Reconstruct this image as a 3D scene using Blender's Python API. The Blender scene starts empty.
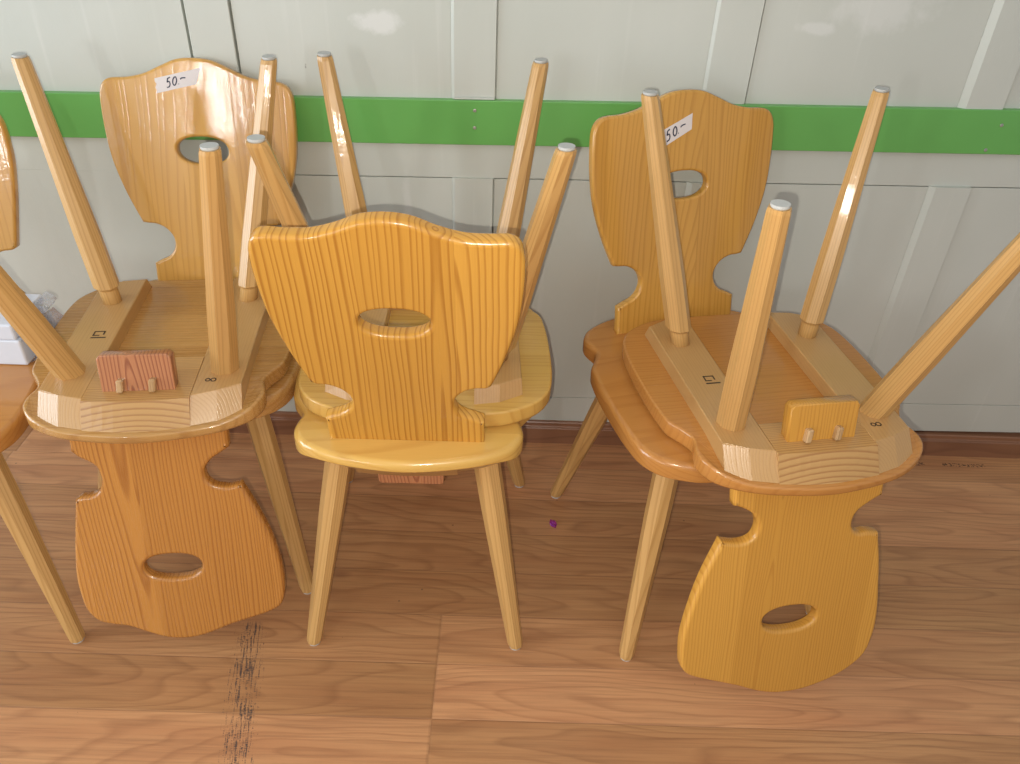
import bpy, bmesh, math, random
from mathutils import Vector, Matrix
random.seed(7)
sc = bpy.context.scene
COL = sc.collection
PI = math.pi
HS = .45            # seat top height
T = .032            # seat board thickness
TB = .0245           # batten thickness
TH = .022           # backrest plank thickness
YB = -.150          # front face of the backrest where it meets the seat
SLOPE = .0187       # the old wall boards run slightly out of level

# ------------------------------------------------------------------ materials
def new_mat(name):
    m = bpy.data.materials.new(name); m.use_nodes = True
    nt = m.node_tree; nt.nodes.clear()
    out = nt.nodes.new('ShaderNodeOutputMaterial'); b = nt.nodes.new('ShaderNodeBsdfPrincipled')
    nt.links.new(b.outputs[0], out.inputs[0])
    return m, nt, b
class G:
    """tiny node-graph helper"""
    def __init__(s, nt): s.nt = nt
    def node(s, t, **k):
        n = s.nt.nodes.new(t)
        for a, v in k.items(): setattr(n, a, v)
        return n
    def put(s, sock, v):
        if v is None: return
        if isinstance(v, bpy.types.NodeSocket): s.nt.links.new(v, sock)
        else: sock.default_value = v
    def m(s, op, a, b=None, c=None, clamp=False):
        n = s.node('ShaderNodeMath', operation=op); n.use_clamp = clamp
        for i, v in enumerate((a, b, c)): s.put(n.inputs[i], v)
        return n.outputs[0]
    def xyz(s, x, y, z):
        n = s.node('ShaderNodeCombineXYZ')
        for i, v in enumerate((x, y, z)): s.put(n.inputs[i], v)
        return n.outputs[0]
    def sep(s, v):
        n = s.node('ShaderNodeSeparateXYZ'); s.put(n.inputs[0], v); return n.outputs
    def noise(s, vec, scale=1, detail=2, rough=.5, dist=0):
        n = s.node('ShaderNodeTexNoise'); s.put(n.inputs['Vector'], vec)
        n.inputs['Scale'].default_value = scale; n.inputs['Detail'].default_value = detail
        n.inputs['Roughness'].default_value = rough; n.inputs['Distortion'].default_value = dist
        return n.outputs['Fac']
    def wn(s, vec):
        n = s.node('ShaderNodeTexWhiteNoise', noise_dimensions='3D'); s.put(n.inputs['Vector'], vec)
        return n.outputs['Value'], n.outputs['Color']
    def ramp(s, f, stops, interp='LINEAR'):
        n = s.node('ShaderNodeValToRGB'); s.put(n.inputs[0], f); cr = n.color_ramp; cr.interpolation = interp
        while len(cr.elements) < len(stops): cr.elements.new(.5)
        for e, (p, c) in zip(cr.elements, stops):
            e.position = p; e.color = (c, c, c, 1) if isinstance(c, (int, float)) else (*c, 1)
        return n.outputs[0]
    def mix(s, f, a, b, mode='MIX'):
        n = s.node('ShaderNodeMix', data_type='RGBA', blend_type=mode)
        s.put(n.inputs[0], f)
        for i, v in ((6, a), (7, b)):
            s.put(n.inputs[i], (*v, 1) if isinstance(v, tuple) and len(v) == 3 else v)
        return n.outputs[2]
    def bump(s, h, dist, strength=1):
        n = s.node('ShaderNodeBump'); s.put(n.inputs['Height'], h)
        n.inputs['Distance'].default_value = dist; n.inputs['Strength'].default_value = strength
        return n.outputs[0]

def wood(name, light, dark, axis='z', freq=150, board=.085, contrast=.6, rough=.28, seed=0., wav=.03, var=.18, coat=.35, tilt=.16, cen=0., bend=.06):
    m, nt, b = new_mat(name); g = G(nt)
    tc = g.node('ShaderNodeTexCoord').outputs['Object']
    x, y, z = g.sep(tc)
    X, Y, L = {'z': (x, y, z), 'x': (y, z, x), 'y': (x, z, y)}[axis]
    bi = g.m('FLOOR', g.m('DIVIDE', g.m('ADD', X, seed * .37 + .5 + cen), board))
    wv, wc = g.wn(g.xyz(bi, seed, 3.1)); w1, w2, w3 = g.sep(wc)
    n1 = g.noise(g.xyz(g.m('MULTIPLY', X, 9), g.m('ADD', g.m('MULTIPLY', Y, 9), g.m('MULTIPLY', w1, 40)), g.m('MULTIPLY', L, 2.6)), 1, 2, .5)
    cx = g.m('ADD', X, g.m('MULTIPLY', g.m('SUBTRACT', w2, .5), .14))
    cy = g.m('ADD', g.m('ADD', Y, g.m('ADD', g.m('MULTIPLY', w3, .03), .012)), g.m('MULTIPLY', L, g.m('MULTIPLY', g.m('SUBTRACT', w1, .35), tilt)))
    r = g.m('SQRT', g.m('ADD', g.m('MULTIPLY', cx, cx), g.m('MULTIPLY', cy, cy)))
    r = g.m('ADD', r, g.m('MULTIPLY', n1, wav))
    n3 = g.noise(g.xyz(g.m('MULTIPLY', r, 40), w1, 0.), 1, 1)
    ph = g.m('FRACT', g.m('ADD', g.m('MULTIPLY', r, freq), g.m('MULTIPLY', n3, 3)))
    line = g.ramp(ph, [(0, 0.), (.55, .10), (.82, 1.), (.92, .85), (1, 0.)])
    fib = g.noise(g.xyz(g.m('MULTIPLY', X, 620), g.m('MULTIPLY', Y, 620), g.m('MULTIPLY', L, 14)), 1, 3, .6)
    big = g.noise(g.xyz(g.m('MULTIPLY', X, 10), g.m('MULTIPLY', Y, 10), g.m('MULTIPLY', L, 4)), 1, 2)
    f = g.m('MULTIPLY', line, g.m('MULTIPLY', contrast, g.m('ADD', .45, g.m('MULTIPLY', big, .9))))
    f = g.m('ADD', f, g.m('MULTIPLY', g.m('SUBTRACT', fib, .5), .35), clamp=True)
    c = g.mix(f, light, dark)
    v = g.m('ADD', 1 - var * .5, g.m('MULTIPLY', wv, var))
    c = g.mix(1., c, g.xyz(v, g.m('POWER', v, 1.3), g.m('POWER', v, 1.8)), 'MULTIPLY')
    g.put(b.inputs['Base Color'], c)
    g.put(b.inputs['Roughness'], g.m('ADD', rough - .05, g.m('MULTIPLY', fib, .12)))
    b.inputs['Coat Weight'].default_value = coat; b.inputs['Coat Roughness'].default_value = .09
    h = g.m('ADD', g.m('MULTIPLY', line, -.3), g.m('MULTIPLY', fib, .25))
    g.put(b.inputs['Normal'], g.bump(h, .0006, .5))
    g.put(b.inputs['Coat Normal'], g.bump(g.m('ADD', g.noise(tc, 26, 3, .6), g.m('MULTIPLY', h, .3)), .0012, .5))
    return m

def plain(name, col, rough=.5, noise=0., scale=60, metal=0., trans=0., coat=0.):
    m, nt, b = new_mat(name); g = G(nt)
    if noise:
        n = g.noise(g.node('ShaderNodeTexCoord').outputs['Object'], scale, 4, .6)
        k = g.m('ADD', 1 - noise / 2, g.m('MULTIPLY', n, noise))
        g.put(b.inputs['Base Color'], g.mix(1., (*col, 1), g.xyz(k, k, k), 'MULTIPLY'))
    else: b.inputs['Base Color'].default_value = (*col, 1)
    b.inputs['Roughness'].default_value = rough; b.inputs['Metallic'].default_value = metal
    b.inputs['Transmission Weight'].default_value = trans; b.inputs['Coat Weight'].default_value = coat
    return m

def wall_paint():
    m, nt, b = new_mat('old_wall_paint'); g = G(nt)
    tc = g.node('ShaderNodeTexCoord').outputs['Object']; x, y, z = g.sep(tc)
    big = g.noise(g.xyz(g.m('MULTIPLY', x, 2.2), 0., g.m('MULTIPLY', z, 1.4)), 1, 3, .55)
    c = g.mix(g.ramp(big, [(.3, 0.), (.7, 1.)]), (.51, .53, .475), (.605, .62, .565))
    run = g.noise(g.xyz(g.m('MULTIPLY', x, 42), 0., g.m('MULTIPLY', z, 1.5)), 1, 3, .6)     # faint vertical paint runs
    c = g.mix(g.m('MULTIPLY', g.ramp(run, [(.60, 0.), (.78, 1.)]), .30), c, (.72, .72, .68))
    edge = g.noise(tc, 14, 5, .65)
    def patch(px, pz, rx, rz, s):                                                            # chalky smudges
        a = g.m('POWER', g.m('DIVIDE', g.m('SUBTRACT', x, px), rx), 2.); bb = g.m('POWER', g.m('DIVIDE', g.m('SUBTRACT', z, pz), rz), 2.)
        d = g.m('ADD', g.m('SQRT', g.m('ADD', a, bb)), g.m('MULTIPLY', g.m('SUBTRACT', edge, .5), 2.2))
        return g.m('MULTIPLY', g.ramp(d, [(.55, 1.), (1., 0.)]), s)
    for p in ((-.235, .935, .055, .022, .55), (.64, .985, .10, .045, .30), (.53, .95, .04, .012, .35), (-.20, .58, .012, .10, .25)):
        c = g.mix(patch(*p), c, (.78, .78, .76))
    vor = g.node('ShaderNodeTexVoronoi', feature='F1'); g.put(vor.inputs['Vector'], g.xyz(x, 0., g.m('MULTIPLY', z, .55))); vor.inputs['Scale'].default_value = 11
    vw = g.sep(vor.outputs['Color'])[0]
    nick = g.m('MULTIPLY', g.ramp(g.m('ADD', vor.outputs['Distance'], g.m('MULTIPLY', g.noise(tc, 160, 2), .06)), [(.045, 1.), (.06, 0.)]), g.m('GREATER_THAN', vw, .62))
    c = g.mix(g.m('MULTIPLY', nick, .75), c, (.12, .11, .09))
    g.put(b.inputs['Base Color'], c); b.inputs['Roughness'].default_value = .42
    b.inputs['Specular IOR Level'].default_value = .4
    g.put(b.inputs['Normal'], g.bump(g.m('ADD', g.noise(tc, 30, 4, .6), g.m('MULTIPLY', run, .6)), .0012, .5))
    return m

def floor_mat():
    m, nt, b = new_mat('laminate_planks'); g = G(nt)
    tc = g.node('ShaderNodeTexCoord').outputs['Object']; x, y, z = g.sep(tc)
    W = .1065
    ry = g.m('DIVIDE', g.m('ADD', y, .638), W); row = g.m('FLOOR', ry); fy = g.m('FRACT', ry)
    rv, rc = g.wn(g.xyz(row, 5., 1.))
    near = g.m('MULTIPLY', g.m('GREATER_THAN', row, -2.5), g.m('LESS_THAN', row, .5))
    off = g.m('MULTIPLY', g.m('ADD', g.m('MULTIPLY', rv, .5), 1.0), g.m('SUBTRACT', 1., near))
    cxx = g.m('DIVIDE', g.m('ADD', g.m('ADD', x, .098), off), 1.9); col = g.m('FLOOR', cxx); fx = g.m('FRACT', cxx)
    pv, pc = g.wn(g.xyz(row, col, 9.)); p1, p2, p3 = g.sep(pc)
    n1 = g.noise(g.xyz(g.m('MULTIPLY', x, 1.9), g.m('ADD', g.m('MULTIPLY', y, 9), g.m('MULTIPLY', p1, 50)), 0.), 1, 2)
    # cathedral rings along the plank
    u = g.m('SUBTRACT', g.m('ADD', fy, g.m('MULTIPLY', g.m('SUBTRACT', p2, .5), .8)), .5)
    cl = g.m('MULTIPLY', g.m('SUBTRACT', fx, p3), 1.5)
    r = g.m('ADD', g.m('SQRT', g.m('ADD', g.m('MULTIPLY', u, u), g.m('MULTIPLY', g.m('MULTIPLY', cl, cl), .9))), g.m('MULTIPLY', n1, 1.0))
    ph = g.m('FRACT', g.m('MULTIPLY', r, 8))
    line = g.ramp(ph, [(0, 0.), (.6, .15), (.86, 1.), (1, 0.)])
    streak = g.noise(g.xyz(g.m('MULTIPLY', x, 4.5), g.m('MULTIPLY', y, 170), g.m('MULTIPLY', p1, 20)), 1, 4, .65)
    blot = g.noise(g.xyz(g.m('MULTIPLY', x, 2.2), g.m('ADD', g.m('MULTIPLY', y, 16), g.m('MULTIPLY', p2, 20)), 0.), 1, 3)
    c = g.mix(g.ramp(blot, [(.3, 0.), (.7, 1.)]), (.57, .295, .13), (.44, .20, .085))
    c = g.mix(g.m('MULTIPLY', line, .34), c, (.22, .085, .035))
    c = g.mix(g.m('MULTIPLY', g.ramp(streak, [(.45, 0.), (.75, 1.)]), .45), c, (.185, .085, .04))
    v = g.m('ADD', .84, g.m('MULTIPLY', pv, .34))
    c = g.mix(1., c, g.xyz(v, v, g.m('POWER', v, 1.3)), 'MULTIPLY')
    kv = g.node('ShaderNodeTexVoronoi', feature='F1'); g.put(kv.inputs['Vector'], g.xyz(g.m('MULTIPLY', x, .55), y, 0.)); kv.inputs['Scale'].default_value = 5.5
    knot = g.m('MULTIPLY', g.ramp(g.m('ADD', kv.outputs['Distance'], g.m('MULTIPLY', streak, .08)), [(.05, 1.), (.13, 0.)]), g.m('GREATER_THAN', g.sep(kv.outputs['Color'])[1], .50))
    c = g.mix(g.m('MULTIPLY', knot, .55), c, (.13, .045, .025))
    sy = g.m('MINIMUM', fy, g.m('SUBTRACT', 1., fy)); sx = g.m('MULTIPLY', g.m('MINIMUM', fx, g.m('SUBTRACT', 1., fx)), 1.9)
    seam = g.m('MAXIMUM', g.ramp(sy, [(.004, 1.), (.016, 0.)]), g.ramp(sx, [(.0004, 1.), (.0018, 0.)]))
    c = g.mix(g.m('MULTIPLY', seam, .24), c, (.11, .05, .025))
    # black rubber scuff dragged across the boards
    t = g.m('DIVIDE', g.m('ADD', y, .556), -.275)
    px = g.m('ADD', -.450, g.m('MULTIPLY', t, .050))
    dx = g.m('ABSOLUTE', g.m('SUBTRACT', x, px))
    band = g.ramp(g.m('ADD', dx, g.m('MULTIPLY', g.m('ABSOLUTE', g.m('SUBTRACT', t, .55)), .012)), [(.014, 1.), (.034, 0.)])
    ends = g.m('MULTIPLY', g.ramp(t, [(0., 0.), (.05, 1.)]), g.ramp(g.m('MULTIPLY', t, .7), [(.74, 1.), (.86, 0.)]))
    sn = g.noise(g.xyz(g.m('MULTIPLY', g.m('ADD', x, g.m('MULTIPLY', y, .18)), 300), g.m('MULTIPLY', y, 22), 0.), 1, 4, .7)
    sn2 = g.noise(g.xyz(g.m('MULTIPLY', x, 160), g.m('MULTIPLY', y, 800), 0.), 1, 2, .6)
    core = g.m('MULTIPLY', g.m('SUBTRACT', .645, g.m('MULTIPLY', band, .075)), 1.)
    scuff = g.m('MULTIPLY', g.m('MULTIPLY', g.m('GREATER_THAN', g.m('ADD', g.m('MULTIPLY', sn, .7), g.m('MULTIPLY', sn2, .38)), core), g.m('GREATER_THAN', band, .02)), ends)
    c = g.mix(g.m('MULTIPLY', scuff, .85), c, (.035, .035, .04))
    # tiny ink dashes beside the baseboard
    bx = g.m('MULTIPLY', g.m('GREATER_THAN', x, .955), g.m('LESS_THAN', x, 1.17)); by = g.m('LESS_THAN', g.m('ABSOLUTE', g.m('ADD', y, g.m('SUBTRACT', .047, 0.))), .0055)
    gap = g.m('GREATER_THAN', g.m('ABSOLUTE', g.m('SUBTRACT', x, 1.045)), .022)
    ink = g.m('MULTIPLY', g.m('MULTIPLY', g.m('MULTIPLY', bx, by), gap), g.m('GREATER_THAN', g.noise(g.xyz(g.m('MULTIPLY', x, 190), g.m('MULTIPLY', y, 160), 0.), 1, 2), .53))
    c = g.mix(g.m('MULTIPLY', ink, .85), c, (.03, .02, .02))
    # pale scratches and crumbs
    sv = g.node('ShaderNodeTexVoronoi', feature='F1'); g.put(sv.inputs['Vector'], tc); sv.inputs['Scale'].default_value = 22
    cr = g.m('MULTIPLY', g.m('LESS_THAN', sv.outputs['Distance'], .045), g.m('GREATER_THAN', g.sep(sv.outputs['Color'])[0], .86))
    c = g.mix(g.m('MULTIPLY', cr, .6), c, (.12, .07, .04))
    g.put(b.inputs['Base Color'], c)
    g.put(b.inputs['Roughness'], g.m('ADD', .34, g.m('MULTIPLY', blot, .12)))
    g.put(b.inputs['Normal'], g.bump(g.m('SUBTRACT', g.m('MULTIPLY', streak, .25), seam), .0008, .5))
    return m

# ------------------------------------------------------------------ helpers
def link(name, bm, mat, parent=None, smooth=False):
    me = bpy.data.meshes.new(name)
    bmesh.ops.recalc_face_normals(bm, faces=bm.faces)
    bm.to_mesh(me); bm.free()
    if smooth:
        for p in me.polygons: p.use_smooth = True
    o = bpy.data.objects.new(name, me); COL.objects.link(o)
    if mat: me.materials.append(mat)
    if parent: o.parent = parent
    return o
def add_box(bm, lo, hi, bev=0, seg=2, f=None):
    vs = [bm.verts.new((x, y, z)) for x in (lo[0], hi[0]) for y in (lo[1], hi[1]) for z in (lo[2], hi[2])]
    q = [(0, 1, 3, 2), (4, 6, 7, 5), (0, 4, 5, 1), (2, 3, 7, 6), (0, 2, 6, 4), (1, 5, 7, 3)]
    fs = [bm.faces.new([vs[i] for i in k]) for k in q]
    out = vs
    if bev:
        es = list({e for a in fs for e in a.edges})
        r = bmesh.ops.bevel(bm, geom=es, offset=bev, segments=seg, affect='EDGES', profile=.5)
        out = list({v for v in r['verts']} | {v for v in vs if v.is_valid})
    if f:
        for v in out:
            if v.is_valid: v.co = f(v.co)
def spline(pts, n=6, closed=True):
    """Catmull-Rom; a point with a third item 'c' stays a crisp corner"""
    N = len(pts); out = []
    for i in range(N if closed else N - 1):
        p1, p2 = pts[i], pts[(i + 1) % N]
        p0 = pts[(i - 1) % N] if closed or i > 0 else p1
        p3 = pts[(i + 2) % N] if closed or i + 2 < N else p2
        if len(p1) > 2: p0 = p1
        if len(p2) > 2: p3 = p2
        for k in range(n):
            t = k / n
            q = [.5 * (2 * p1[j] + (p2[j] - p0[j]) * t + (2 * p0[j] - 5 * p1[j] + 4 * p2[j] - p3[j]) * t * t + (3 * p1[j] - p0[j] - 3 * p2[j] + p3[j]) * t ** 3) for j in (0, 1)]
            if not out or math.dist(out[-1], q) > 4e-4: out.append(q)
    if closed and math.dist(out[0], out[-1]) < 4e-4: out.pop()
    return out
def area(p): return .5 * sum(p[i][0] * p[(i + 1) % len(p)][1] - p[(i + 1) % len(p)][0] * p[i][1] for i in range(len(p)))
def inset(p, d):
    """move a counter-clockwise loop inwards by d"""
    out = []; n = len(p)
    for i in range(n):
        a, b, c = p[i - 1], p[i], p[(i + 1) % n]
        t = Vector((c[0] - a[0], c[1] - a[1]))
        if t.length < 1e-9: out.append(b); continue
        t.normalize(); out.append([b[0] - t.y * d, b[1] + t.x * d])
    return out
def slab(outer, holes, h0, h1, r0, r1, to3, seg=4):
    """solid plate between heights h0<h1 with rounded rims (radius r0 low, r1 high); to3(a, b, h) -> xyz"""
    bm = bmesh.new(); loops = []
    if area(outer) < 0: outer = outer[::-1]
    loops.append((outer, 1))
    for h in holes:
        if area(h) < 0: h = h[::-1]
        loops.append((h, -1))
    prof = [(r0 * (1 - math.sin(k / seg * PI / 2)), h0 + r0 * (1 - math.cos(k / seg * PI / 2))) for k in range(seg + 1)]
    prof += [(r1 * (1 - math.cos(k / seg * PI / 2)), h1 - r1 * (1 - math.sin(k / seg * PI / 2))) for k in range(seg + 1)]
    caps = ([], [])
    for lp, sg in loops:
        rings = []
        for ins, h in prof:
            q = inset(lp, ins * sg) if ins > 1e-7 else lp
            rings.append([bm.verts.new(to3(a, b, h)) for a, b in q])
        n = len(lp)
        for A, B in zip(rings, rings[1:]):
            for i in range(n):
                f = bm.faces.new((A[i], A[(i + 1) % n], B[(i + 1) % n], B[i])); f.smooth = True
        for k, R in ((0, rings[0]), (1, rings[-1])):
            for i in range(n):
                caps[k].append(bm.edges.get((R[i], R[(i + 1) % n])))
    for es in caps:
        bmesh.ops.triangle_fill(bm, edges=es, use_beauty=True, use_dissolve=False)
    return bm
def tag(o, label, cat, group=None):
    o['label'] = label; o['category'] = cat
    if group: o['group'] = group
    return o
def structure(o): o['kind'] = 'structure'; return o
def ribbon(bm, pts, w, to3, h):
    """flat pen stroke of width w"""
    vs = []
    for i, p in enumerate(pts):
        a = pts[max(i - 1, 0)]; b = pts[min(i + 1, len(pts) - 1)]
        t = Vector((b[0] - a[0], b[1] - a[1])); t.normalize(); n = (-t.y * w / 2, t.x * w / 2)
        vs.append([bm.verts.new(to3(p[0] + s * n[0], p[1] + s * n[1], hh)) for s, hh in ((1, h), (-1, h), (-1, h + .0003), (1, h + .0003))])
    for A, B in zip(vs, vs[1:]):
        for k in range(4): bm.faces.new((A[k], A[(k + 1) % 4], B[(k + 1) % 4], B[k]))
    bm.faces.new(vs[0]); bm.faces.new(vs[-1][::-1])

# ------------------------------------------------------------------ chair
half_seat = [(.0, .238), (.07, .237), (.12, .232), (.152, .220), (.182, .200), (.201, .170), (.208, .130), (.2095, .07), (.207, .0), (.202, -.045),
             (.197, -.066), (.184, -.086), (.1755, -.102), (.174, -.114), (.178, -.130), (.1795, -.147), (.174, -.166), (.157, -.187), (.115, -.209), (.06, -.222), (.0, -.228)]
SEAT = spline(half_seat + [(-x, y) for x, y in half_seat[-2:0:-1]], 4)
def lift(y):        # the underside is planed away towards the rear rim, leaving it thinner there
    t = min(1, max(0, (-y - .165) / .045)); return .013 * t * t * (3 - 2 * t)
def rear_y(x):      # rear rim of the seat at x
    pts = [p for p in SEAT if p[1] < -.12]
    return min(pts, key=lambda p: abs(p[0] - x))[1]
HALF_BACK = [(.0, .428), (.03, .425), (.06, .413), (.09, .400), (.12, .3935), (.148, .3915), (.162, .3855), (.1705, .372), (.1735, .350), (.1735, .300),
             (.168, .246), (.152, .188), (.130, .133, 'c'), (.120, .1315), (.104, .130), (.088, .122), (.077, .108), (.0745, .094), (.079, .079), (.090, .067), (.105, .060), (.1185, .053, 'c'), (.1195, .0, 'c')]
HALF_BACK_SQUARE = [(.0, .426), (.03, .422), (.06, .409), (.09, .400), (.12, .3985), (.143, .3995), (.156, .394), (.163, .380), (.1655, .360), (.1655, .322),
             (.1605, .262), (.145, .192), (.128, .137, 'c')] + HALF_BACK[13:]
BACK_LEFT = [(.0, .425), (.03, .421), (.06, .408), (.09, .392), (.115, .386), (.137, .377), (.150, .360), (.156, .338), (.158, .293), (.153, .25), (.146, .21), (.131, .137, 'c'), (.122, .132), (.105, .130), (.092, .122), (.086, .108), (.085, .095), (.089, .078), (.100, .068), (.112, .060), (.121, .050, 'c'), (.119, 0, 'c'),
    (-.119, 0, 'c'), (-.118, .053, 'c'), (-.104, .063), (-.089, .073), (-.077, .088), (-.0745, .100), (-.078, .112), (-.088, .121), (-.105, .125), (-.118, .123), (-.129, .121, 'c'), (-.149, .171), (-.165, .22), (-.175, .271), (-.178, .31), (-.176, .343), (-.168, .366), (-.150, .378), (-.126, .387), (-.10, .395), (-.076, .403), (-.05, .414), (-.025, .422)]
BACK_RIGHT = [(.0, .437), (.03, .430), (.05, .422), (.075, .410), (.102, .399), (.135, .386), (.163, .373), (.177, .358), (.182, .34), (.1835, .295), (.176, .245), (.160, .180), (.135, .114, 'c'), (.124, .117), (.108, .120), (.094, .119), (.083, .112), (.0785, .098), (.080, .085), (.088, .071), (.098, .063), (.109, .057), (.122, .052, 'c'), (.126, .0, 'c'),
    (-.123, 0, 'c'), (-.124, .058, 'c'), (-.112, .065), (-.1, .073), (-.088, .083), (-.082, .096), (-.082, .110), (-.088, .120), (-.098, .125), (-.112, .124), (-.131, .128, 'c'), (-.143, .18), (-.151, .227), (-.159, .28), (-.161, .32), (-.157, .356), (-.150, .376), (-.14, .389), (-.122, .405), (-.096, .420), (-.065, .431), (-.036, .437)]
SLOT = [(.047 * math.copysign(abs(math.cos(a)) ** .86, math.cos(a)), .269 + .0245 * math.copysign(abs(math.sin(a)) ** .9, math.sin(a))) for a in [k / 36 * 2 * PI for k in range(36)]]

def leg_mesh(ax, ay, fx, fy, zt, zf, neck, hz, sgn):
    bm = bmesh.new(); rings = []
    def sect(t, rad, octo):
        # t: 0 at the batten, 1 at the foot
        c = Vector((sgn * (ax + (fx - ax) * t), ay + (fy - ay) * t, zt + (zf - zt) * t - hz))
        R = []
        for k in range(24):
            th = k / 24 * 2 * PI + .2
            a = ((th - .2) % (PI / 4)) - PI / 8
            r = rad * (math.cos(PI / 8) / math.cos(a) if octo else 1)
            R.append(bm.verts.new(c + Vector((r * math.cos(th), r * math.sin(th), 0))))
        return R
    if neck: S = [(-.03, .0160, 0), (.055, .0160, 0), (.060, .0165, 0), (.072, .0218, 1), (.30, .0215, 1), (.985, .0143, 1), (1., .0132, 1)]
    else: S = [(-.03, .0228, 1), (.05, .0228, 1), (.30, .0218, 1), (.985, .0143, 1), (1., .0132, 1)]
    for t, r, oc in S: rings.append(sect(t, r, oc))
    for i, (A, B) in enumerate(zip(rings, rings[1:])):
        for k in range(24):
            f = bm.faces.new((A[k], A[(k + 1) % 24], B[(k + 1) % 24], B[k])); f.smooth = bool(neck and i < 2)
    bm.faces.new(rings[0]); bm.faces.new(rings[-1])
    return bm
def disc(c, r, h, n=24):
    bm = bmesh.new(); rr = [(r, 0), (r, h * .65), (r * .9, h)]; R = []
    for q, z in rr: R.append([bm.verts.new((c[0] + q * math.cos(k / n * 2 * PI), c[1] + q * math.sin(k / n * 2 * PI), c[2] + z)) for k in range(n)])
    for A, B in zip(R, R[1:]):
        for k in range(n): bm.faces.new((A[k], A[(k + 1) % n], B[(k + 1) % n], B[k]))
    bm.faces.new(R[0]); bm.faces.new(R[-1]); return bm

MG = plain('grey_white_plastic', (.50, .51, .49), .5, .2, 300)
MINK = plain('black_marker_ink', (.02, .02, .05), .5)
MTAPE = plain('masking_tape', (.74, .68, .66), .6, .08, 90)
MBURN = plain('burnt_stamp', (.05, .03, .015), .7)
MPEG = wood('peg_wood', (.52, .33, .16), (.30, .15, .06), freq=400, board=.5, seed=4)

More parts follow.
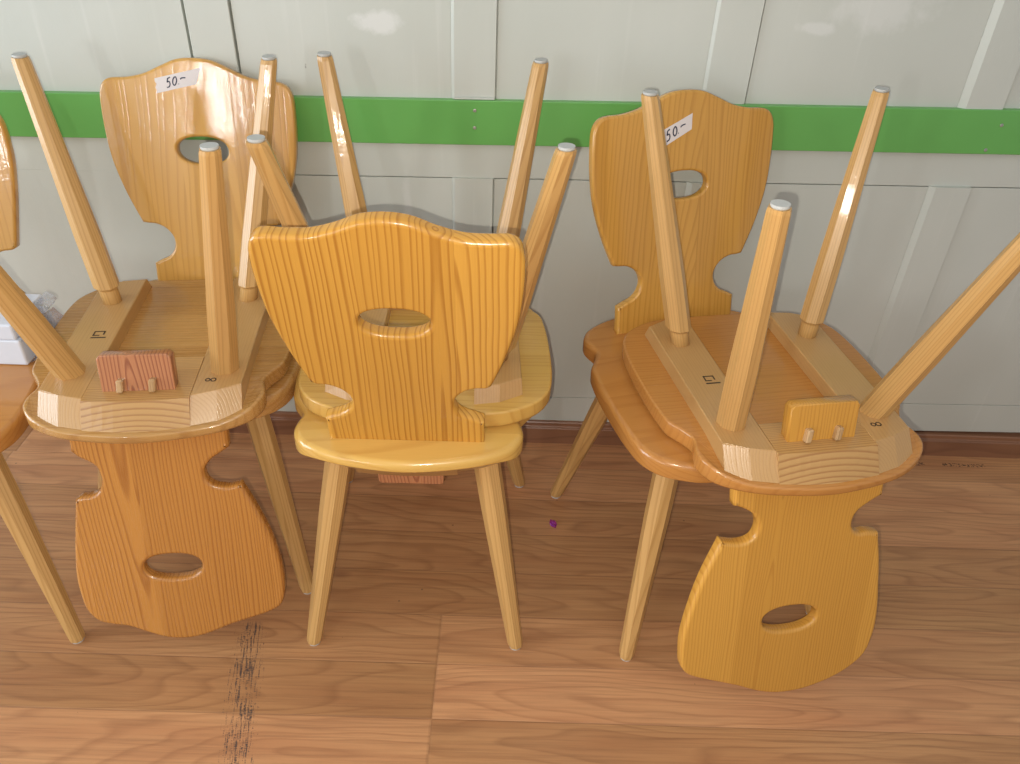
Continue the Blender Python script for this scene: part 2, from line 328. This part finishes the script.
def chair(name, pos, yaw, inverted, tilt, label, back_mat, seat_mat, under_mat, leg_mat, half_back=HALF_BACK, cross=-.075, tagged=None, block_mat=None, slot_up=0., shift=0.):
    hz = HS if inverted else 0.      # local height of the root
    root = bpy.data.objects.new(name, None); COL.objects.link(root); root.empty_display_size = .1
    root.location = (pos[0], pos[1], HS + .0006 if inverted else 0.)
    root.rotation_euler = (0, PI, yaw) if inverted else (0, 0, yaw)
    tag(root, label, 'chair', 'carved pine chairs stacked upright and upside down')
    seat = link('seat', slab(SEAT, [], HS - T - hz, HS - hz, .004, .010, lambda a, b, h: (a, b, h + (lift(b) if h < HS - hz - T / 2 else 0)), 6), seat_mat, root)
    zs, zb = HS - T - hz, HS - T - TB - hz
    # two battens and the rear crosspiece under the seat, ends bevelled down to the seat rim
    for s in (-1, 1):
        def sx(x): return s * x
        def end(x, d): return rear_y(x) + d
        bm = bmesh.new()
        xi0, xi1, xo0, xo1 = .078, .080, .150, .157
        low = [(xi0, end(xi0, .010)), (.115, end(.115, .010)), (xo0, end(xo0, .010)), (xo1, .184), (.12, .205), (xi1, .212)]
        top = [(xi0, end(xi0, .010) + .030), (.115, end(.115, .010) + .030), (xo0 - .001, end(xo0, .010) + .030), (xo1 - .002, .172), (.12, .190), (xi1, .196)]
        A = [bm.verts.new((sx(x), y, zs + (.0115 if y < 0 else 0))) for x, y in low]; B = [bm.verts.new((sx(x), y, zb)) for x, y in top]
        for k in range(6): bm.faces.new((A[k], A[(k + 1) % 6], B[(k + 1) % 6], B[k]))
        bm.faces.new(A); bm.faces.new(B)
        bmesh.ops.bevel(bm, geom=[e for e in bm.edges if all(abs(v.co.z - zb) < 1e-6 for v in e.verts)], offset=.0012, segments=1, affect='EDGES')
        bt = link('batten', bm, leg_mat[1], root)
        if s == 1 and inverted:      # the stamp: an open square over a bar
            bm = bmesh.new(); z0 = zb - .0004
            for (x0, y0, x1, y1) in ((.099, .010, .117, .0122), (.1148, -.002, .117, .0122), (.099, .001, .1012, .0122), (.106, -.002, .117, .0002), (.094, -.0095, .118, -.0065)):
                add_box(bm, (x0, y0, z0), (x1, y1, zb + .001))
            link('stamp_mark', bm, MBURN, bt)
        if s == -1 and inverted:     # the stamped figure 8 (lying on its side)
            bm = bmesh.new()
            for cx, r in ((-.0968, .0042), (-.1052, .0047)):
                n = 20; R = [[bm.verts.new((cx + q * math.cos(k / n * 2 * PI), -.141 + q * 1.05 * math.sin(k / n * 2 * PI), z)) for k in range(n)] for q, z in ((r, zb - .0004), (r - .0017, zb - .0004), (r - .0017, zb + .001), (r, zb + .001))]
                for j in range(4):
                    for k in range(n): bm.faces.new((R[j][k], R[j][(k + 1) % n], R[(j + 1) % 4][(k + 1) % n], R[(j + 1) % 4][k]))
            link('stamped_numeral', bm, MBURN, bt)
    bm = bmesh.new()
    xs = [-.0781 + .1562 * k / 10 for k in range(11)]
    rows = [[(x, cross, zs) for x in xs], [(x, cross, zb) for x in xs], [(x, -.186 - .005 * (1 - (x / .079) ** 2), zb) for x in xs], [(x, rear_y(x) + .009, zs + .0125) for x in xs]]
    V = [[bm.verts.new(p) for p in r] for r in rows]
    for j in range(4):
        A, B = V[j], V[(j + 1) % 4]
        for k in range(10): bm.faces.new((A[k], A[k + 1], B[k + 1], B[k]))
    for k in (0, 10): bm.faces.new([V[j][k] for j in range(4)])
    link('crosspiece', bm, under_mat[1], root)
    # legs with felt-like glides
    for nm, ax, ay, fx, fy, neck in (('front', .118, .115, .194, .220, True), ('rear', .117, -.108, .183, -.210, False)):
        for s in (-1, 1):
            top_ = Vector((s * ax, ay, HS - T - TB - hz)); ft = Vector((s * fx, fy, .0045 - hz))
            rot = Vector((0, 0, -1)).rotation_difference(ft - top_)
            bm = leg_mesh(ax, ay, fx, fy, HS - T - TB, .0045, neck, hz, s)
            bmesh.ops.transform(bm, matrix=rot.to_matrix().to_4x4().inverted() @ Matrix.Translation(-top_), verts=bm.verts)
            lg = link('leg', bm, leg_mat[0], root); lg.location = top_; lg.rotation_mode = 'QUATERNION'; lg.rotation_quaternion = rot
            bm = disc((s * fx, fy, -hz + 0.), .0110, .0045)
            bmesh.ops.transform(bm, matrix=rot.to_matrix().to_4x4().inverted() @ Matrix.Translation(-top_), verts=bm.verts)
            link('glide', bm, MG, lg)
    # backrest: carved plank with hand slot, tilted back
    full = half_back if min(p[0] for p in half_back) < 0 else half_back + [(-p[0],) + tuple(p[1:]) for p in half_back[::-1] if p[0] > 0]
    outer = spline([(p[0] + shift,) + tuple(p[1:]) for p in full], 5)
    bk = link('backrest', slab(outer, [[(a + shift, b + slot_up) for a, b in SLOT]], -TH, 0., .0065, .005, lambda a, b, h: (a, h, b)), back_mat, root)
    bk.location = (0, YB, HS - hz); bk.rotation_euler = (tilt, 0, 0)
    # tongue of the backrest that comes out below the seat, with two little wedges
    bm = bmesh.new()
    w, s1 = .0535, -.110
    blk = [(w, -.030), (w, s1 + .006), (w - .005, s1), (-w + .005, s1), (-w, s1 + .006), (-w, -.030)]
    tb = link('backrest_tongue', slab(blk, [], -TH - .004, -.004, .0015, .0015, lambda a, b, h: (a, h, b), 2), block_mat or back_mat, root)
    tb.location = bk.location; tb.rotation_euler = bk.rotation_euler
    for px in (-.0225, .0245):
        bm = bmesh.new()
        add_box(bm, (px - .005, -TH - .014, -.073), (px + .005, -TH - .002, -.052), .002, 1, lambda c: Vector((c.x + (c.z + .06) * .12, c.y, c.z)))
        link('wedge_peg', bm, MPEG, tb)
    if tagged:
        TL, TR, BR, BL, x5, x0, xd, xm = tagged
        def P(a, b): # a left-right on the tape as read, b bottom-top
            lo = (BL[0] + (BR[0] - BL[0]) * a, BL[1] + (BR[1] - BL[1]) * a); hi = (TL[0] + (TR[0] - TL[0]) * a, TL[1] + (TR[1] - TL[1]) * a)
            return (lo[0] + (hi[0] - lo[0]) * b, lo[1] + (hi[1] - lo[1]) * b)
        bm = bmesh.new()
        jag = [(0, 0), (.02, .2), (.0, .4), (.035, .62), (.005, .8), (.01, 1)]
        rim = jag + [(1, 1), (.985, .7), (.975, .35), (.96, 0.)]
        A = [bm.verts.new((P(*q)[0], .0001, P(*q)[1])) for q in rim]; B = [bm.verts.new((P(*q)[0], .0006, P(*q)[1])) for q in rim]
        for k in range(len(rim)): bm.faces.new((A[k], A[(k + 1) % len(rim)], B[(k + 1) % len(rim)], B[k]))
        bm.faces.new(A); bm.faces.new(B)
        tp = link('price_tag', bm, MTAPE, bk)
        bm = bmesh.new(); t3 = lambda a, b, h: (a, h, b)
        def stroke(pts): ribbon(bm, [P(*q) for q in spline(pts, 5, False) + [list(pts[-1][:2])]], .0021, t3, .0006)
        stroke([(x5 + .075, .84), (x5 + .02, .80, 'c'), (x5 + .005, .56, 'c'), (x5 + .05, .58), (x5 + .068, .40), (x5 + .045, .24), (x5 - .01, .22)])
        stroke([(x0 + .045, .80), (x0 + .012, .68), (x0, .45), (x0 + .03, .26), (x0 + .07, .32), (x0 + .09, .55), (x0 + .07, .76), (x0 + .045, .80)])
        stroke([(xd, .30), (xd + .008, .26)]); stroke([(xm, .56), (xm + .04, .62), (xm + .12, .58)])
        link('handwritten_price', bm, MINK, tp)
    return root

# wood finishes ------------------------------------------------------------
LEG = wood('leg_ash', (.58, .335, .115), (.38, .18, .045), freq=260, board=.4, contrast=.5, seed=1, var=.1, wav=.006, tilt=.01, rough=.36, coat=.25)
BAT = wood('batten_beech', (.50, .285, .105), (.36, .175, .058), axis='y', freq=210, board=.4, contrast=.3, seed=2, var=.1, rough=.34)
CRS = wood('crosspiece_pine', (.54, .31, .11), (.30, .12, .03), axis='x', freq=230, board=.5, contrast=.75, seed=3, wav=.004, tilt=.02, rough=.34)
SEAT_Y = wood('seat_yellow_pine', (.65, .385, .095), (.47, .22, .04), axis='x', freq=85, board=.11, contrast=.4, seed=5, rough=.24)
SEAT_O = wood('seat_amber_pine', (.52, .23, .055), (.34, .115, .02), axis='x', freq=110, board=.11, contrast=.3, seed=6, rough=.24)
SEAT_B = wood('seat_tan_pine', (.50, .27, .085), (.33, .14, .035), axis='x', freq=110, board=.11, contrast=.5, seed=7, rough=.26)
BACK_AU = wood('backrest_smooth_amber', (.62, .33, .075), (.44, .19, .034), freq=90, board=.10, contrast=.45, seed=8, rough=.30, coat=.7)
BACK_AI = wood('backrest_strong_grain', (.56, .245, .052), (.28, .085, .014), freq=170, board=.098, contrast=.62, seed=11, rough=.26, wav=.02, tilt=.12)
BACK_BU = wood('backrest_bold_lines', (.62, .315, .052), (.33, .12, .012), freq=125, board=.12, contrast=.72, seed=14, rough=.24, wav=.018, tilt=.10)
BACK_CU = wood('backrest_honey', (.58, .295, .055), (.38, .155, .022), freq=130, board=.09, contrast=.5, seed=17, rough=.24)
BACK_CI = wood('backrest_fine_grain', (.64, .32, .055), (.42, .165, .024), freq=210, board=.11, contrast=.5, seed=21, rough=.24)
RED = wood('tongue_reddish_pine', (.46, .19, .08), (.22, .06, .025), freq=190, board=.4, contrast=.85, seed=23)

LG = (LEG, BAT)
chair('wooden_chair', (-.5612, -.2674), 3.1681, False, .210, 'upright pine chair against the wall at left, glaring varnished backrest with a price tape',
      BACK_AU, SEAT_B, (SEAT_B, CRS), LG, tagged=((.070, .392), (-.014, .412), (-.006, .385), (.069, .367), .27, .40, .535, .57))
chair('wooden_chair', (-.5685, -.3681), .1153, True, .2235, 'upturned pine chair with a reddish grained backrest hanging above black floor scuffs',
      BACK_AI, SEAT_B, (SEAT_B, CRS), LG, half_back=BACK_LEFT, cross=-.075, block_mat=RED, slot_up=.004)
chair('wooden_chair', (-.1435, -.3865), .0098, False, .248, 'upright pine chair in the middle turned back to front, boldly striped backrest and yellow seat',
      BACK_BU, SEAT_Y, (SEAT_Y, CRS), LG, half_back=HALF_BACK_SQUARE, block_mat=RED, slot_up=-.009)
chair('wooden_chair', (-.1279, -.2960), 3.1706, True, .2246, 'upturned pine chair whose legs rise behind the boldly striped backrest in the middle',
      BACK_AI, SEAT_Y, (SEAT_Y, CRS), LG)
chair('wooden_chair', (.3659, -.3448), 3.4318, False, .2198, 'upright honey coloured pine chair turned askew at right, price tape half hidden behind a leg',
      BACK_CU, SEAT_O, (SEAT_O, CRS), LG, tagged=((.061, .354), (-.015, .390), (-.018, .365), (.058, .325), .37, .52, .64, .70), shift=-.006)
chair('wooden_chair', (.4426, -.4333), .1791, True, .2248, 'upturned pine chair at right, its smooth golden backrest hanging nearest the camera',
      BACK_CI, SEAT_O, (SEAT_O, CRS), LG, half_back=BACK_RIGHT, cross=-.118, slot_up=.009, shift=0.)
chair('wooden_chair', (-.9765, -.4240), 3.3083, False, .2246, 'upright pine chair at the far left edge with white packs on its seat',
      BACK_AU, SEAT_O, (SEAT_O, CRS), LG, half_back=[(-p[0],) + tuple(p[1:]) for p in BACK_LEFT[::-1]], shift=-.009)

# ------------------------------------------------------------------ white packs on the far-left seat
MPAP = plain('white_paper_pack', (.66, .69, .76), .5, .12, 40)
def wrap_mat():
    m, nt, b = new_mat('crinkled_clear_wrap'); g = G(nt)
    tc = g.node('ShaderNodeTexCoord').outputs['Object']
    b.inputs['Base Color'].default_value = (.9, .93, 1, 1); b.inputs['Roughness'].default_value = .12
    b.inputs['Transmission Weight'].default_value = .85; b.inputs['IOR'].default_value = 1.15
    g.put(b.inputs['Normal'], g.bump(g.noise(tc, 70, 4, .6), .004, .8)); return m
MWRAP = wrap_mat()
for z0, z1, dx, lab in ((HS + .0006, HS + .050, 0., 'white wrapped paper pack lying directly on the far-left chair seat'), (HS + .0506, HS + .080, .004, 'thinner white wrapped paper pack topping the one on the far-left chair seat')):
    bm = bmesh.new(); add_box(bm, (-1.02, -.396, z0), (-.802 - dx, -.290, z1), .003, 2)
    bmesh.ops.subdivide_edges(bm, edges=bm.edges[:], cuts=2, use_grid_fill=True)
    p = link('paper_pack', bm, MPAP); tag(p, lab, 'package', 'paper packs on the far-left chair')
    bm = bmesh.new(); n = 9      # loose end of the wrap, crumpled at the right end
    rnd = random.Random(int(z0 * 1000)); R = []
    for i in range(n):
        y = -.392 + .112 * i / (n - 1)
        R.append([bm.verts.new((-.802 - dx + .0008 + o + (rnd.uniform(0, .007) if o else 0), y + (rnd.uniform(-.004, .004) if o else 0), max(z0 + .001, z0 + (z1 - z0) * t))) for o, t in ((.0, .97), (.007, .7), (.012, .45), (.004, .15), (0., .03))])
    for A, B in zip(R, R[1:]):
        for k in range(4): bm.faces.new((A[k], A[k + 1], B[k + 1], B[k]))
    bmesh.ops.solidify(bm, geom=bm.faces[:], thickness=.0004)
    link('plastic_wrap', bm, MWRAP, p)

# ------------------------------------------------------------------ purple scrap on the floor
m, nt, b = new_mat('purple_foil'); b.inputs['Base Color'].default_value = (.55, .10, .65, 1); b.inputs['Metallic'].default_value = .8; b.inputs['Roughness'].default_value = .25
bm = bmesh.new(); bmesh.ops.create_icosphere(bm, subdivisions=2, radius=.0085)
rr = random.Random(3)
for v in bm.verts:
    v.co *= rr.uniform(.6, 1.15); v.co.x *= .8; v.co.y *= 1.6; v.co.z = max(v.co.z * .6 + .0032, 0.0)
o = link('foil_scrap', bm, m); o.location = (.1215, -.288, 0); o.rotation_euler = (0, 0, .35)
tag(o, 'tiny crumpled purple foil scrap on the laminate floor right of the middle chairs', 'litter')

# ------------------------------------------------------------------ the room
bm = bmesh.new(); add_box(bm, (-2.6, -3.2, -.03), (2.6, .03, 0))
structure(link('floor', bm, floor_mat()))
WP = wall_paint()
bm = bmesh.new()
joints = [-.4915, -.027, .433, .908, 1.375, 1.84, 2.3]
sh = lambda c: Vector((c.x, c.y, c.z + SLOPE * c.x))
add_box(bm, (-2.5, .012, -.0), (2.5, .05, 2.3))
def board(x0, x1, z0, z1, bev=.0006, proud=0.):
    add_box(bm, (x0, -proud, z0), (x1, .0125, z1), bev, 1, sh)
def panel_cham(x0, x1, z0, z1, cw):
    """stile standing proud with a wide chamfer on its left edge"""
    pr_ = .0045 if cw < .008 else .0085
    pr = [(x0, .0125), (x0, 0.), (x0 + cw, -pr_), (x1 - .0008, -pr_), (x1, -pr_ + .001), (x1, .0125)]
    A = [bm.verts.new(sh(Vector((x, y, z0)))) for x, y in pr]; B = [bm.verts.new(sh(Vector((x, y, z1)))) for x, y in pr]
    for k in range(6): bm.faces.new((A[k], A[(k + 1) % 6], B[(k + 1) % 6], B[k]))
    bm.faces.new(A); bm.faces.new(B)
gp = .0022
for ji, j in enumerate(joints):
    prev = joints[ji - 1] if ji else -2.3
    st = j - .083
    cw = .012 if j > .6 else (.006 if j > -.3 else .004)
    g2 = .004 if j < -.4 else gp
    # upper zone (behind and above the green rail)
    if j < -.4: board(st + .002, j - g2, .74, 2.2, .0012, .0035)
    else: panel_cham(st, j - g2, .74, 2.2, cw)
    board(prev, st - (g2 if j < -.4 else .0002), .74, 2.2, .0004)
    # lower zone
    if j < -.4: board(prev, j - gp, .126, .6575, .0005); continue
    panel_cham(st, j - gp, .126, .6575, .010 if j > .3 else .005)
    board(prev, st - .0002, .126, .6555, .0005)
board(-2.3, 2.3, .6575, .7385, .0004)
board(-2.3, 2.3, .045, .1245, .0006)
structure(link('wall_back', bm, WP))
# green rail
GREEN = plain('green_gloss_paint', (.135, .40, .095), .32, .18, 9, coat=.25)
bm = bmesh.new(); add_box(bm, (-2.4, -.0125, .7265), (2.4, -.0046, .8095), .0015, 2, sh)
add_box(bm, (-2.4, -.0046, .7265), (2.4, .004, .8095), 0, 1, sh)
rail = structure(link('trim_1', bm, GREEN))
MS = plain('screw_steel', (.45, .44, .40), .35, metal=.7)
for x, z in ((-.066, .790), (-.066, .758), (.912, .799), (.900, .752), (-1.0, .79), (-1.0, .755)):
    zz = z + (0 if x > .5 else SLOPE * 0)
    bm = bmesh.new(); n = 14
    R = [[bm.verts.new((q * math.cos(k / n * 2 * PI), y, q * math.sin(k / n * 2 * PI))) for k in range(n)] for q, y in ((.0034, 0.), (.003, -.0009), (.0012, -.0012), (.001, -.0004))]
    for A, B in zip(R, R[1:]):
        for k in range(n): bm.faces.new((A[k], A[(k + 1) % n], B[(k + 1) % n], B[k]))
    bm.faces.new(R[0]); bm.faces.new(R[-1])
    s_ = link('screw', bm, MS, rail); s_.location = (x, -.0126, zz)
# small ledge where the stile was cut above the rail
bm = bmesh.new(); add_box(bm, (-.105, -.010, .8100), (-.030, -.0046, .8135), .0008, 1, sh)
structure(link('trim_2', bm, WP))
# baseboard: dark board with a pale worn lip and a rounded top bead
BB = wood('baseboard_brown', (.27, .125, .065), (.16, .065, .035), axis='x', freq=60, board=.4, contrast=.5, seed=31, rough=.35, var=.05, coat=.15)
bm = bmesh.new()
pr = [(0.012, 0), (-.015, 0), (-.015, .044), (-.0135, .0462), (-.0105, .0468), (-.009, .049), (-.009, .057), (-.007, .0595), (.012, .0595)]
A = [bm.verts.new((-2.4, y, z)) for y, z in pr]; B = [bm.verts.new((2.4, y, z)) for y, z in pr]
for k in range(len(pr)): bm.faces.new((A[k], A[(k + 1) % len(pr)], B[(k + 1) % len(pr)], B[k]))
bm.faces.new(A); bm.faces.new(B)
structure(link('baseboard_back', bm, BB))

# ------------------------------------------------------------------ camera (from the photo's own perspective)
yaw, pitch, roll, F = .0133, .6196, .0412, 795.0
f = Vector((math.sin(yaw) * math.cos(pitch), math.cos(yaw) * math.cos(pitch), -math.sin(pitch)))
r = Vector((math.cos(yaw), -math.sin(yaw), 0)); u = r.cross(f)
r2 = r * math.cos(roll) + u * math.sin(roll); u2 = -r * math.sin(roll) + u * math.cos(roll)
cam = bpy.data.objects.new('camera', bpy.data.cameras.new('camera')); COL.objects.link(cam)
CP = Vector((0, -1.5, 1.2377))
M = Matrix.Identity(4)
for i in range(3): M[i][0] = r2[i]; M[i][1] = u2[i]; M[i][2] = -f[i]; M[i][3] = CP[i]
cam.matrix_world = M
cam.data.sensor_width = 36; cam.data.lens = F / 1020 * 36; cam.data.clip_start = .02
sc.camera = cam

# ------------------------------------------------------------------ light: phone flash, daylight window behind left, room light
def light(name, kind, loc, energy, color, **k):
    d = bpy.data.lights.new(name, kind); d.energy = energy; d.color = color
    for a, v in k.items(): setattr(d, a, v)
    o = bpy.data.objects.new(name, d); COL.objects.link(o); o.location = loc; return o
light('phone_flash', 'POINT', CP - r2 * .018 - u2 * .020, 31, (1, .93, .82), shadow_soft_size=.003)
light('narrow_glare_light', 'AREA', (-1.40, -2.97, 1.20), 8, (.95, .97, 1), shape='RECTANGLE', size=.11, size_y=.38).rotation_euler = (Vector((-.5, -.1, .8)) - Vector((-1.40, -2.97, 1.20))).to_track_quat('-Z', 'Y').to_euler()  # narrow unseen source, placed and sized for the glare on the left backrest
light('left_window', 'AREA', (-2.75, -1.0, 1.1), 50, (.82, .92, 1), shape='RECTANGLE', size=1.3, size_y=1.2).rotation_euler = (PI / 2, 0, -PI / 2)
def aim(o, tgt): o.rotation_euler = (Vector(tgt) - o.location).to_track_quat('-Z', 'Y').to_euler()
w = light('daylight_window', 'AREA', (-2.6, -3.1, 1.5), 14, (.86, .94, 1), shape='RECTANGLE', size=1.2, size_y=1.3); aim(w, (-.5, -.3, .6))
c = light('overhead_area_light', 'AREA', (.3, -1.9, 2.5), 9, (1, .97, .92), shape='RECTANGLE', size=2.4, size_y=2.); aim(c, (.1, -.3, 0))  # broad unseen area light overhead, no fixture modelled
wd = bpy.data.worlds.new('room_light'); sc.world = wd; wd.use_nodes = True
wd.node_tree.nodes['Background'].inputs[0].default_value = (.93, .96, 1, 1); wd.node_tree.nodes['Background'].inputs[1].default_value = .40
sc.view_settings.view_transform = 'Standard'; sc.view_settings.look = 'None'
sc.view_settings.gamma = 1; sc.view_settings.use_curve_mapping = False; sc.view_settings.exposure = 0
